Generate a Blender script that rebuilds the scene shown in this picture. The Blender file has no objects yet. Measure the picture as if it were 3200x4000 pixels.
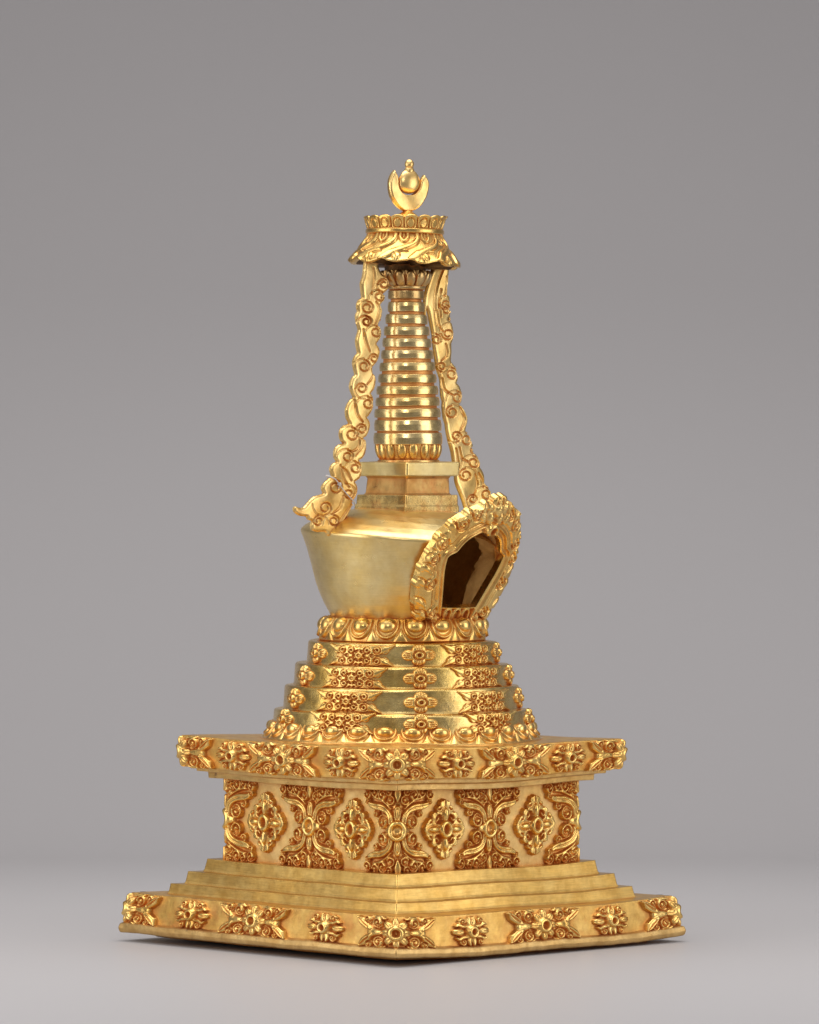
import bpy, math
import numpy as np
S = 0.00015                     # metres per modelling unit
rng = np.random.default_rng(7)
scene = bpy.context.scene
COL = scene.collection
PI = math.pi

# ------------------------------------------------------------------ helpers
FZ = np.array([0, 430, 640, 690, 860, 930, 1000, 1050, 1200, 1340, 1390, 1430, 1520, 1540, 1640.])
FX = np.array([0, 0, 2, 4, 8, 13, 15, 14, 12.5, 10.5, 10, 7, 8, 14, 17.])
PHI = math.radians(-1.0)

def warp(P):
    """the slight lean, sag and unevenness of the hand-made casting"""
    P = np.asarray(P, float)
    c, s = math.cos(PHI), math.sin(PHI)
    x = P[:, 0]*c - P[:, 1]*s
    y = P[:, 0]*s + P[:, 1]*c
    z = P[:, 2].copy()
    g = np.interp(z, [0, 600, 1000, 1700], [1, 1, .3, .2])
    lo = np.interp(z, [0, 160, 440, 700, 1700], [1.0, 1.0, .8, .45, .3])
    z2 = z - .006*x*g
    z2 = z2 + lo*(1.7*np.sin(x/98. + y/115. + .6 + z*.011) + .45*np.sin(x/41. - y/47. + 2.1 + z*.02))
    # the square slabs sag between upturned corners
    Hs = np.interp(z, [0, 100, 170, 340, 365, 430], [597, 570, 412, 367, 460, 468]); t = np.clip(np.abs(x)/Hs, 0, 1)
    wr = np.interp(z, [0, 60, 170, 340, 365, 430, 445], [1, .9, .55, .55, .65, .65, 0]); wl = np.interp(z, [0, 170, 340], [0, .4, 1])
    cr = 6*(1-t)**2+6*t*t-16*t*(1-t); cl_ = (6*(1-t)**2+3*t*t+8*t*(1-t))*(1-wl)+cr*wl
    z2 = z2 + wr*np.where(x > 0, cr, cl_)
    x2 = x + np.interp(z, FZ, FX) + lo*(.9*np.sin(z/31. + y/110.) + .6*np.sin(y/43. + 1.3))
    y2 = y + lo*(.9*np.sin(z/27. + x/120. + .8) + .6*np.sin(x/39.))
    return np.stack([x2, y2, z2], 1)

def mk(name, P, F, mat, parent=None, smooth=True, dowarp=True):
    P = warp(P) if dowarp else np.asarray(P, float)
    F = np.asarray(F, np.int64)
    used = np.unique(F)
    remap = np.zeros(len(P), np.int64); remap[used] = np.arange(len(used))
    P = P[used]*S; F = remap[F]
    me = bpy.data.meshes.new(name)
    k = F.shape[1]
    me.vertices.add(len(P)); me.vertices.foreach_set('co', P.astype(np.float32).ravel())
    me.loops.add(F.size); me.loops.foreach_set('vertex_index', F.astype(np.int32).ravel())
    me.polygons.add(len(F))
    me.polygons.foreach_set('loop_start', (np.arange(len(F))*k).astype(np.int32))
    me.update(calc_edges=True); me.validate()
    me.polygons.foreach_set('use_smooth', np.full(len(me.polygons), smooth, dtype=bool))
    me.materials.append(mat)
    o = bpy.data.objects.new(name, me); COL.objects.link(o)
    if parent is not None: o.parent = parent
    return o

def empty(name, parent=None):
    o = bpy.data.objects.new(name, None); COL.objects.link(o)
    o.empty_display_size = .02
    if parent is not None: o.parent = parent
    return o

def gridq(nr, nc, closed):
    i = np.arange(nr-1)[:, None]
    j = np.arange(nc if closed else nc-1)[None, :]
    j2 = (j+1) % nc
    return np.stack([i*nc+j, i*nc+j2, (i+1)*nc+j2, (i+1)*nc+j], -1).reshape(-1, 4)

def rprof(pts, seg=4, sup=.8):
    """2-D profile with rounded corners and support loops"""
    out = []
    n = len(pts)
    for i, p in enumerate(pts):
        r = p[2] if len(p) > 2 else 0
        a = np.array(p[:2], float)
        if r and 0 < i < n-1:
            u = np.array(pts[i-1][:2], float) - a; v = np.array(pts[i+1][:2], float) - a
            lu, lv = np.linalg.norm(u), np.linalg.norm(v); u /= lu; v /= lv
            th = math.acos(max(-1, min(1, float(u@v))))
            if th > PI-.05: out.append(tuple(a)); continue
            t = min(r/math.tan(th/2), lu*.48, lv*.48)
            p0, p1 = a+u*t, a+v*t
            out.append(tuple(p0 + u*min(sup, lu*.02)))
            for k in range(seg+1):
                f = k/seg
                out.append(tuple((1-f)**2*p0 + 2*f*(1-f)*a + f*f*p1))
            out.append(tuple(p1 + v*min(sup, lv*.02)))
        else:
            out.append(tuple(a))
    return out

def densify(prof, mx):
    out = [prof[0]]
    for a, b in zip(prof[:-1], prof[1:]):
        n = max(1, int(math.hypot(a[0]-b[0], a[1]-b[1])//mx))
        for k in range(1, n+1):
            f = k/n; out.append((a[0]+(b[0]-a[0])*f, a[1]+(b[1]-a[1])*f))
    return out

def revolve(name, prof, mat, parent, n=160, mx=14, wob=0):
    prof = densify(prof, mx)
    th = np.arange(n)/n*2*PI
    r = np.array([p[0] for p in prof])[:, None]; z = np.array([p[1] for p in prof])[:, None]
    if wob:
        a, b, c = rng.uniform(0, 6, 3)
        r = r+wob*(.5*np.sin(2*th+a)+.35*np.sin(5*th+b)); z = z+wob*(.6*np.sin(th+c)+.4*np.sin(4*th+a)+.25*np.sin(9*th+b))
    P = np.stack([r*np.sin(th), -r*np.cos(th), z+0*th], -1).reshape(-1, 3)
    return mk(name, P, gridq(len(prof), n, True), mat, parent)

def dirv(a):
    return np.stack([np.sin(a), -np.cos(a)], -1)

def sqpath(H, s, rc):
    """walk round a square whose front corner is at (0,-H): point and outward normal"""
    H, s = np.broadcast_arrays(np.asarray(H, float), np.asarray(s, float))
    L = H*math.sqrt(2)
    k = np.round(s/L); t = s-k*L
    ck = k*PI/2
    C = dirv(ck)*H[..., None]
    sg = np.where(t >= 0, 1., -1.)
    e = (dirv(ck+sg*PI/2)-dirv(ck))/math.sqrt(2)
    Pst = C + e*np.abs(t)[..., None]
    Nst = dirv(ck+sg*PI/4)
    a = ck + np.clip(t/rc, -1, 1)*PI/4
    Na = dirv(a)
    Pa = C - dirv(ck)*rc*math.sqrt(2) + Na*rc
    arc = (np.abs(t) < rc)[..., None]
    return np.where(arc, Pa, Pst), np.where(arc, Na, Nst)

def square_loft(name, prof, mat, parent, rc=3.0, nface=44, mx=16):
    prof = densify(prof, mx)
    rows = []
    for H, z in prof:
        L = H*math.sqrt(2); ss = []
        for k in range(4):
            ss += [k*L + rc*v for v in (-1, -.66, -.33, 0, .33, .66)]
            a, b = k*L+rc, (k+1)*L-rc
            ss += [a, a+.9] + [a+(b-a)*f/nface for f in range(1, nface)] + [b-.9]
        p, _ = sqpath(np.full(len(ss), H), np.array(ss), rc)
        rows.append(np.concatenate([p, np.full((len(ss), 1), z)], 1))
    P = np.concatenate(rows, 0)
    return mk(name, P, gridq(len(prof), len(rows[0]), True), mat, parent)

def catmull(pts, sub=5):
    P = np.array(pts, float)
    if len(P) < 3: return P
    Q = np.vstack([2*P[0]-P[1], P, 2*P[-1]-P[-2]])
    out = []
    for i in range(1, len(Q)-2):
        for k in range(sub):
            t = k/sub
            out.append(.5*((2*Q[i]) + (-Q[i-1]+Q[i+1])*t + (2*Q[i-1]-5*Q[i]+4*Q[i+1]-Q[i+2])*t*t
                           + (-Q[i-1]+3*Q[i]-3*Q[i+1]+Q[i+2])*t**3))
    out.append(P[-1])
    return np.array(out)

def sstep(x):
    x = np.clip(x, 0, 1); return x*x*(3-2*x)

class HF:
    """a relief drawn as a height field, later laid on a surface of the object"""
    def __init__(s, x0, x1, y0, y1, res=1.0, fill=-9.):
        nx = int(round((x1-x0)/res))+1; ny = int(round((y1-y0)/res))+1
        s.xs = np.linspace(x0, x1, nx); s.ys = np.linspace(y0, y1, ny)
        s.X, s.Y = np.meshgrid(s.xs, s.ys); s.H = np.full(s.X.shape, float(fill)); s.res = res
    def sl(s, x0, x1, y0, y1):
        i0, i1 = np.searchsorted(s.xs, [x0, x1]); j0, j1 = np.searchsorted(s.ys, [y0, y1])
        return slice(max(j0-1, 0), j1+1), slice(max(i0-1, 0), i1+1)
    def put(s, k, v, m, mode):
        if mode == 'max': s.H[k] = np.where(m, np.maximum(s.H[k], v), s.H[k])
        elif mode == 'carve': s.H[k] = np.where(m, s.H[k]-v, s.H[k])
        elif mode == 'add': s.H[k] = np.where(m & (s.H[k] > -5), s.H[k]+v, s.H[k])
    def blob(s, cx, cy, rx, ry, h, rot=0, base=0, p=.5, mode='max', fl=1.6):
        R = max(rx, ry)+1; k = s.sl(cx-R, cx+R, cy-R, cy+R)
        dx, dy = s.X[k]-cx, s.Y[k]-cy; c, n = math.cos(rot), math.sin(rot)
        q = ((dx*c+dy*n)/rx)**2 + ((-dx*n+dy*c)/ry)**2
        s.put(k, base+h*np.clip(1-q**fl, 0, 1)**p, q < 1, mode)
    def plate(s, cx, cy, rx, ry, h, rot=0, e=2.5):
        R = max(rx, ry)+1; k = s.sl(cx-R, cx+R, cy-R, cy+R)
        dx, dy = s.X[k]-cx, s.Y[k]-cy; c, n = math.cos(rot), math.sin(rot)
        q = np.sqrt(((dx*c+dy*n)/rx)**2 + ((-dx*n+dy*c)/ry)**2)
        d = (1-q)*min(rx, ry)
        s.put(k, h*sstep(d/e), d > 0, 'max')
    def ring(s, cx, cy, R, w, h, base=0, el=1.0, mode='max'):
        k = s.sl(cx-R-w-1, cx+R+w+1, cy-(R+w)*el-1, cy+(R+w)*el+1)
        d = np.hypot(s.X[k]-cx, (s.Y[k]-cy)/el)-R
        s.put(k, base+h*np.sqrt(np.clip(1-(d/w)**2, 0, 1)), np.abs(d) < w, mode)
    def stroke(s, pts, w, h, base=0, mode='max', sm=True, p=.5, fl=1.6):
        P = catmull(pts) if sm else np.array(pts, float)
        n = len(P)
        W = np.interp(np.linspace(0, 1, n), np.linspace(0, 1, len(np.atleast_1d(w))), np.atleast_1d(w))
        Hh = np.interp(np.linspace(0, 1, n), np.linspace(0, 1, len(np.atleast_1d(h))), np.atleast_1d(h))
        m = W.max()+1
        k = s.sl(P[:, 0].min()-m, P[:, 0].max()+m, P[:, 1].min()-m, P[:, 1].max()+m)
        X, Y = s.X[k], s.Y[k]; best = np.full(X.shape, -1e3)
        for i in range(n-1):
            a, b = P[i], P[i+1]; d = b-a; L = max(d@d, 1e-9)
            t = np.clip(((X-a[0])*d[0]+(Y-a[1])*d[1])/L, 0, 1)
            q = ((X-a[0]-t*d[0])**2+(Y-a[1]-t*d[1])**2)/(W[i]+(W[i+1]-W[i])*t)**2
            best = np.maximum(best, np.where(q < 1, (Hh[i]+(Hh[i+1]-Hh[i])*t)*np.clip(1-q**fl, 0, 1)**p, -1e3))
        ok = best > -100
        s.put(k, (best if mode != 'max' else best+base), ok, mode)
    def spiral(s, cx, cy, R, a0, w, h, turns=1.1, d=1, base=0, mode='max', dot=True, sx=1.0):
        """a rolled-up curl: a flat boss cut by a spiral groove"""
        if mode == 'max':
            s.blob(cx, cy, R*1.12, R*1.12, h, base=base, fl=3)
            s.spiral(cx, cy, R*.80, a0, max(1.5, R*.20), h*.72, turns, d, mode='carve')
            return
        t = np.linspace(0, 1, 16); r = R*(1-.62*t); a = a0+d*t*turns*2*PI
        s.stroke(np.stack([cx+r*np.cos(a)*sx, cy+r*np.sin(a)], 1), np.linspace(w, w*.8, 16), h, base, mode, sm=False, p=.5)
    def sym(s, x=True, y=True):
        if x: s.H = np.where(s.X < 0, s.H[:, ::-1], s.H)
        if y: s.H = np.where(s.Y < 0, s.H[::-1, :], s.H)
        return s
    def blur(s):
        H = s.H; Q = np.pad(H, 1, mode='edge')
        B = (4*H + 2*(Q[1:-1, :-2]+Q[1:-1, 2:]+Q[:-2, 1:-1]+Q[2:, 1:-1])
             + Q[:-2, :-2]+Q[:-2, 2:]+Q[2:, :-2]+Q[2:, 2:])/16
        return B

def relief(name, hf, fmap, mat, parent, sunk=-2.5, wob=.14):
    H = np.where(hf.H < 0, sunk, hf.H)
    hf2 = HF.__new__(HF); hf2.H = H; H = hf2.blur()
    H = H + wob*(np.sin(hf.X*.31+hf.Y*.17+rng.uniform(0, 6)) + np.sin(hf.X*.13-hf.Y*.37+rng.uniform(0, 6)))*(H > 1)
    ok = H > 0
    P = fmap(hf.X.ravel(), hf.Y.ravel(), H.ravel())
    ny, nx = H.shape
    Q = gridq(ny, nx, False)
    Q = Q[ok.ravel()[Q].any(1)]
    return mk(name, P, Q, mat, parent)

def plate_solid(name, hf, sdf, fmap, back, mat, parent):
    """a pierced plate: front is the relief hf.H, outline sdf>0, flat back"""
    X, Y = hf.X.copy(), hf.Y.copy(); ny, nx = X.shape
    gy, gx = np.gradient(sdf, hf.ys, hf.xs)
    Q = gridq(ny, nx, False)
    cen = sdf.ravel()[Q].mean(1)
    Q = Q[cen > 0]
    cnt = np.zeros(ny*nx, int); np.add.at(cnt, Q.ravel(), 1)
    bd = ((cnt > 0) & (cnt < 4)).reshape(ny, nx)
    g2 = np.maximum(gx*gx+gy*gy, .15)
    step = np.clip(-sdf/g2, -1.6*hf.res, 1.6*hf.res)
    X = np.where(bd, X+gx*step, X); Y = np.where(bd, Y+gy*step, Y)
    Pf = fmap(X.ravel(), Y.ravel(), hf.H.ravel()); Pb = fmap(X.ravel(), Y.ravel(), np.broadcast_to(back, X.shape).ravel())
    n = ny*nx
    # rim wall along the exact outline (marching squares), joined smoothly along its length
    idx = {}; W = []; segs = []
    Hf = hf.H; x_, y_ = hf.xs, hf.ys
    def vert(j, i, j2, i2):
        k = (j, i, j2, i2)
        if k not in idx:
            a, b = sdf[j, i], sdf[j2, i2]; t = a/(a-b)
            W.append((x_[i]+(x_[i2]-x_[i])*t, y_[j]+(y_[j2]-y_[j])*t, Hf[j, i]+(Hf[j2, i2]-Hf[j, i])*t)); idx[k] = len(W)-1
        return idx[k]
    sg = sdf > 0
    mixed = sg[:-1, :-1].astype(int)+sg[:-1, 1:]+sg[1:, 1:]+sg[1:, :-1]
    for j, i in zip(*np.nonzero((mixed > 0) & (mixed < 4))):
        e = []
        if sg[j, i] != sg[j, i+1]: e.append(vert(j, i, j, i+1))
        if sg[j, i+1] != sg[j+1, i+1]: e.append(vert(j, i+1, j+1, i+1))
        if sg[j+1, i] != sg[j+1, i+1]: e.append(vert(j+1, i, j+1, i+1))
        if sg[j, i] != sg[j+1, i]: e.append(vert(j, i, j+1, i))
        for a, b in zip(e[::2], e[1::2]): segs.append((a, b))
    W = np.array(W); m = len(W); segs = np.array(segs)
    if np.ndim(back): raise ValueError
    Wf = fmap(W[:, 0], W[:, 1], W[:, 2]); Wb = fmap(W[:, 0], W[:, 1], np.full(m, float(back)))
    sides = np.stack([segs[:, 0], segs[:, 1], segs[:, 1]+m, segs[:, 0]+m], 1)+2*n
    # orient every wall quad outwards
    P = np.concatenate([Pf, Pb, Wf, Wb])
    gx1 = gx.ravel(); gy1 = gy.ravel()
    mid = (W[segs[:, 0], :2]+W[segs[:, 1], :2])/2
    ii = np.clip(np.searchsorted(x_, mid[:, 0]), 0, nx-1); jj = np.clip(np.searchsorted(y_, mid[:, 1]), 0, ny-1)
    d = W[segs[:, 1], :2]-W[segs[:, 0], :2]; flip = (d[:, 0]*gy[jj, ii]-d[:, 1]*gx[jj, ii]) > 0
    sides[flip] = sides[flip][:, ::-1]
    F = np.concatenate([Q, Q[:, ::-1]+n, sides])
    return mk(name, P, F, mat, parent)

def tube(name, pts, r, mat, parent, n=8, dowarp=True):
    P = np.array(pts, float); m = len(P); rows = []
    T = np.gradient(P, axis=0); T /= np.linalg.norm(T, axis=1)[:, None]+1e-9
    up = np.array([.3, .2, .93])
    for i in range(m):
        a = np.cross(T[i], up); a /= np.linalg.norm(a)+1e-9; b = np.cross(T[i], a)
        th = np.arange(n)/n*2*PI
        rows.append(P[i]+r*(np.cos(th)[:, None]*a+np.sin(th)[:, None]*b))
    return mk(name, np.concatenate(rows), gridq(m, n, True), mat, parent, dowarp=dowarp)

# ------------------------------------------------------------------ materials
def nodes(name):
    m = bpy.data.materials.new(name); m.use_nodes = True
    nt = m.node_tree; nt.nodes.clear()
    out = nt.nodes.new('ShaderNodeOutputMaterial'); b = nt.nodes.new('ShaderNodeBsdfPrincipled')
    nt.links.new(b.outputs[0], out.inputs[0])
    return m, nt, b

def gold(name, c1, c2, rough=(.22, .36), crev=.9, crevcol=(.54, .155, .021), brush=0, bump=.12, tarnish=0., ao=9.,
         stain=.0, aolo=.30, aohi=.82, met=1.0, patch=1.0, spec=.5):
    m, nt, b = nodes(name); b.inputs['Specular IOR Level'].default_value = spec; N = nt.nodes.new; L = nt.links.new
    tc = N('ShaderNodeTexCoord')
    def noise(scale, detail=3, rg=.55, vec=None):
        n = N('ShaderNodeTexNoise'); n.inputs['Scale'].default_value = scale
        n.inputs['Detail'].default_value = detail; n.inputs['Roughness'].default_value = rg
        L(vec or tc.outputs['Object'], n.inputs['Vector']); return n.outputs['Fac']
    def ramp(fac, a, b_, ca=(0, 0, 0, 1), cb=(1, 1, 1, 1)):
        r = N('ShaderNodeValToRGB'); r.color_ramp.elements[0].position = a; r.color_ramp.elements[1].position = b_
        r.color_ramp.elements[0].color = ca; r.color_ramp.elements[1].color = cb; L(fac, r.inputs[0]); return r.outputs[0]
    def mix(f, a, b_):
        x = N('ShaderNodeMix'); x.data_type = 'RGBA'
        if hasattr(f, 'node'): L(f, x.inputs[0])
        else: x.inputs[0].default_value = f
        for v, i in ((a, 6), (b_, 7)):
            if hasattr(v, 'node'): L(v, x.inputs[i])
            else: x.inputs[i].default_value = (*v, 1)
        return x.outputs[2]
    def math_(op, a, b_):
        x = N('ShaderNodeMath'); x.operation = op
        for v, i in ((a, 0), (b_, 1)):
            if hasattr(v, 'node'): L(v, x.inputs[i])
            else: x.inputs[i].default_value = v
        return x.outputs[0]
    big = noise(70, 4, .6)
    med = noise(330, 4, .6)
    fine = noise(2200, 3, .6)
    col = mix(ramp(big, .35, .68), c1, c2)
    x = N('ShaderNodeMix'); x.data_type = 'RGBA'; x.blend_type = 'MULTIPLY'; x.inputs[0].default_value = patch
    L(col, x.inputs[6]); L(ramp(noise(190, 5, .68), .38, .60, (.80, .74, .66, 1), (1, 1, 1, 1)), x.inputs[7]); col = x.outputs[2]
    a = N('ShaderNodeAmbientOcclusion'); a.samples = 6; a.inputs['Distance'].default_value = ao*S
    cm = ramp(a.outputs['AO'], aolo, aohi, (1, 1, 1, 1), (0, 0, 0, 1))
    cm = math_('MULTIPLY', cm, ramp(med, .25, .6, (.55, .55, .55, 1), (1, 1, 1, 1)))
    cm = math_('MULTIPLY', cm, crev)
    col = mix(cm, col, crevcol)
    if stain:
        st = math_('MULTIPLY', ramp(noise(120, 5, .65), .52, .72), stain)
        col = mix(st, col, (.55, .20, .06))
    if tarnish:
        tn = math_('MULTIPLY', ramp(noise(420, 5, .7), .60, .70), ramp(noise(60, 3, .5), .45, .62))
        tn = math_('MULTIPLY', tn, tarnish)
        col = mix(tn, col, (.16, .075, .055))
    L(col, b.inputs['Base Color'])
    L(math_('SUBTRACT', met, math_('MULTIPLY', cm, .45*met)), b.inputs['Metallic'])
    r0 = N('ShaderNodeMapRange'); L(med, r0.inputs[0]); r0.inputs[1].default_value = .3; r0.inputs[2].default_value = .7
    r0.inputs[3].default_value = rough[0]; r0.inputs[4].default_value = rough[1]
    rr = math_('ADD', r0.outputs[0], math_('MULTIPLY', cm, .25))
    L(rr, b.inputs['Roughness'])
    # surface: soft hammer waves, fine grain, directional file marks
    hgt = math_('ADD', math_('MULTIPLY', med, .6), math_('MULTIPLY', fine, .18))
    if brush:
        mp = N('ShaderNodeMapping'); mp.inputs['Scale'].default_value = (.05, .05, 1.0)
        L(tc.outputs['Object'], mp.inputs[0])
        bn = noise(3400, 4, .65, mp.outputs[0])
        hgt = math_('ADD', hgt, math_('MULTIPLY', bn, brush))
        dk = ramp(bn, .35, .62, (.82, .80, .76, 1), (1, 1, 1, 1))
        x = N('ShaderNodeMix'); x.data_type = 'RGBA'; x.blend_type = 'MULTIPLY'; x.inputs[0].default_value = min(1, brush*1.4)
        L(col, x.inputs[6]); L(dk, x.inputs[7]); L(x.outputs[2], b.inputs['Base Color'])
    bp = N('ShaderNodeBump'); bp.inputs['Strength'].default_value = bump; bp.inputs['Distance'].default_value = .0012
    L(hgt, bp.inputs['Height']); L(bp.outputs[0], b.inputs['Normal'])
    return m

PALE = (.80, .56, .235); WARM = (.84, .515, .150)
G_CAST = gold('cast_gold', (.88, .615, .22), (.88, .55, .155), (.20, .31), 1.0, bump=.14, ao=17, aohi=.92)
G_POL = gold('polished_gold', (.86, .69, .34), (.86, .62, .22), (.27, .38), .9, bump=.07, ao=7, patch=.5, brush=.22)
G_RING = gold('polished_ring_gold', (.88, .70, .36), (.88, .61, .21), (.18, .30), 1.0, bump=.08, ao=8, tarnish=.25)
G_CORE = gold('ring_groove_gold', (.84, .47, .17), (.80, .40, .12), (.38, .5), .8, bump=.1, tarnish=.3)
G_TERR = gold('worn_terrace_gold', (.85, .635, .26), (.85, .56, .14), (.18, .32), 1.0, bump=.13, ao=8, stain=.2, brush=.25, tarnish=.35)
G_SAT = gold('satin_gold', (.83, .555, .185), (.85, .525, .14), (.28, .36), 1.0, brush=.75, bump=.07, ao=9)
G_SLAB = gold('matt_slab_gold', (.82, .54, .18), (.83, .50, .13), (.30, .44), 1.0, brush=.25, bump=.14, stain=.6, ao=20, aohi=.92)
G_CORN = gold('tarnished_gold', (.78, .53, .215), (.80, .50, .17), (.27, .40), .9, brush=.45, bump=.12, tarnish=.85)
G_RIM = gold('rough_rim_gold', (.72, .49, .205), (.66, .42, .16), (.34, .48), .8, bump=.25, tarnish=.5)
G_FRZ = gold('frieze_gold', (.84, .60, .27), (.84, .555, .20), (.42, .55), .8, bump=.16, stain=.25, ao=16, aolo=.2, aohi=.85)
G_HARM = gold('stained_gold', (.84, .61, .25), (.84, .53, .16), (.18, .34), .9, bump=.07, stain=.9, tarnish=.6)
G_NECK = gold('red_stained_gold', (.70, .46, .17), (.58, .30, .09), (.26, .42), 1.0, bump=.10, stain=1.0, tarnish=.7, ao=22, aohi=.95)  # red stain, plus recess shade put in through a darker base
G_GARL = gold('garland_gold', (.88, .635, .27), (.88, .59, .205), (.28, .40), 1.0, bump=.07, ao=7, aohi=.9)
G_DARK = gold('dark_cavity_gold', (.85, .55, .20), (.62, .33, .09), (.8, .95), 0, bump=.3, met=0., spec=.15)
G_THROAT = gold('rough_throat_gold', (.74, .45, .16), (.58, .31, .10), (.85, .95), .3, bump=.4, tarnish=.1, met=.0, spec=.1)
G_UNDER = gold('shaded_underside_gold', (.16, .085, .03), (.08, .04, .02), (.45, .6), .9, bump=.3, tarnish=.8)  # shade inside the cap painted in as a near-black gold
G_COLL = gold('soiled_gold', (.66, .46, .20), (.50, .30, .12), (.24, .4), 1.0, bump=.2, tarnish=.7)

# ------------------------------------------------------------------ the stupa
stupa = empty('stupa')
stupa['label'] = 'gilded metal stupa with stepped square plinth and ringed spire, on the grey studio surface'
stupa['category'] = 'stupa'

def facemap(Hz, s0, z0, rc=6.0):
    """u runs round the square, v goes up, h stands off the wall"""
    def f(u, v, h):
        z = z0+v; Hh = np.interp(z, Hz[0], Hz[1])
        Lc = np.interp(z0, Hz[0], Hz[1])*math.sqrt(2)
        k = s0(Lc)/Lc
        if rc > 7: u = u*(1-.36*np.exp(-(u/24)**2))
        p, n = sqpath(Hh, k*Hh*math.sqrt(2)+u, rc)
        if rc > 7: h = h+rc*.30*np.exp(-(u/(rc*.8))**2)*(h > 0)
        q = p+n*h[:, None]
        return np.concatenate([q, z[:, None]], 1)
    return f

def cylmap(Rz, az, z0):
    def f(u, v, h):
        z = z0+v; R = np.interp(z, Rz[0], Rz[1]); th = az+u/R; r = R+h
        return np.stack([r*np.sin(th), -r*np.cos(th), z], 1)
    return f

# ---- motifs
def leafcut(f, pts, w=1.6, d=3.5):
    f.stroke(pts, [w*.6, w, w*.7], d, mode='carve')

def m_bigflower():
    f = HF(-104, 104, -39, 39, 1.0)
    f.plate(0, 0, 30, 30, 1.5); f.plate(46, 0, 30, 16, 1.2); f.plate(66, 18, 24, 12, 1.2, rot=.45)
    # bud to the side and its two sepals
    f.blob(50, 0, 17, 9, 11, base=1)
    f.stroke([(34, 0), (46, 0), (66, 0)], [6, 8, 13], [9, 11, 10], base=1)
    # leaf at the corner with its mid-rib
    f.stroke([(64, 8), (76, 15), (88, 24), (101, 35)], [5, 10, 11, 2.0], 13, base=1)
    leafcut(f, [(70, 12), (83, 21), (96, 31)], 1.8, 5)
    # two curls above the bud
    f.spiral(45, 23, 12, -2.6, 3.8, 12, 1.15, 1, 1)
    f.spiral(72, 29, 8.5, -2.6, 3.6, 12, 1.1, 1, 1)
    f.stroke([(28, 33), (36, 36), (52, 36)], [3, 4, 3], 8, base=1)
    f.sym()
    for k in range(8):
        a = k*PI/4
        f.blob(24.5*math.cos(a), 24.5*math.sin(a), 13.5, 9.6, 9, rot=a, base=3)
        f.stroke([(22*math.cos(a), 22*math.sin(a)), (36*math.cos(a), 36*math.sin(a))], 1.3, 2.6, mode='carve', sm=False)
    f.blob(0, 0, 20, 20, 6, base=8); f.ring(0, 0, 12.5, 6.2, 9, base=9)
    k = (f.X**2+f.Y**2) < 9.0**2
    f.H[k] = 3+(np.hypot(f.X[k], f.Y[k])/9.0)**3*11
    return f

def m_smallflower():
    f = HF(-56, 56, -36, 36, 1.0)
    f.plate(0, 0, 40, 18, 1.5); f.plate(0, 0, 24, 28, 1.5)
    f.blob(36, 0, 17, 9.5, 13, base=1, fl=1.2); leafcut(f, [(30, 0), (40, 0), (52, 0)], 1.5, 3)
    f.stroke([(12, 12), (24, 13), (36, 17), (43, 14)], [4, 5.5, 5, 2.5], 10, base=1)
    f.spiral(25, 24, 8, -2.2, 3.3, 11, 1.1, 1, 1)
    f.stroke([(4, 14), (7, 22), (6, 32)], [6, 8, 3], 10, base=1)
    f.sym()
    f.blob(0, 0, 18, 18, 7, base=6); f.ring(0, 0, 10, 5.6, 10, base=10)
    k = (f.X**2+f.Y**2) < 6.4**2
    f.H[k] = 6+(np.hypot(f.X[k], f.Y[k])/6.4)**3*10
    return f

def m_xpanel():
    f = HF(-106, 106, -87, 87, 1.0)
    v = np.abs(f.Y)/85.; wv = 40+50*sstep((v-.22)/.70)
    d = wv-np.abs(f.X)
    f.H = np.where((d > 0) & (np.abs(f.Y) < 82), 1.2*sstep(d/2), f.H)
    # streaming leaf of three strands from the waist out to the corner
    for i in range(2):
        o = i*9.2
        f.stroke([(13+o*.65, 12+o*.2), (14+o*.75, 27), (23+o*.8, 41-o*.35), (42+o*.55, 50-o*.75), (62+o*.35, 52-o*.75), (79+o*.1, 54-o*.55), (93-o*.5, 61-o*.6)],
                 [2.6, 3.8, 4.3, 4.6, 4.6, 4.2, 2.0], 11-i*.6, base=1)
    f.spiral(90, 57, 6.5, 1.2, 3, 11, 1.0, 1, 1)
    f.spiral(62, 34, 7.5, 2.6, 3, 11, 1.0, -1, 1)
    # the round curl at the waist
    f.spiral(39, 18, 14, 2.4, 4.4, 13, 1.3, -1, 1)
    f.stroke([(16, 6), (24, 4), (30, 2)], [4, 5, 3], 9, base=1)
    # row of curls along the edge
    f.spiral(90, 73, 11, .4, 3.8, 12, 1.15, 1, 1)
    f.spiral(65, 77, 10, .4, 3.6, 12, 1.15, 1, 1)
    f.spiral(42, 73, 11.5, 3.0, 3.8, 12, 1.15, -1, 1)
    f.spiral(18, 62, 10, 0, 3.8, 12, 1.15, 1, 1)
    f.stroke([(16, 44), (30, 55), (52, 64), (74, 66)], [1.5, 3, 3.4, 1.5], 10, base=1)
    f.spiral(22, 79, 8, 0, 3.0, 12, 1.1, 1, 1)
    f.stroke([(0, 84), (2, 74), (0, 58)], [9, 8, 2], 12, base=1)
    # petals of the centre
    f.blob(0, 34, 10, 19, 9, base=4); f.blob(0, 34, 5.5, 13, 5, mode='carve', p=.3); f.blob(0, 34, 4, 11, 4, mode='add')
    f.blob(22, 0, 11, 8, 9, base=2)
    f.sym()
    f.blob(0, 0, 24, 24, 5, base=6); f.ring(0, 0, 16.5, 6.6, 9, base=7)
    k = np.hypot(f.X, f.Y) < 11.5
    f.H[k] = 4+(np.hypot(f.X[k], f.Y[k])/11.5)**3*7
    return f

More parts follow.
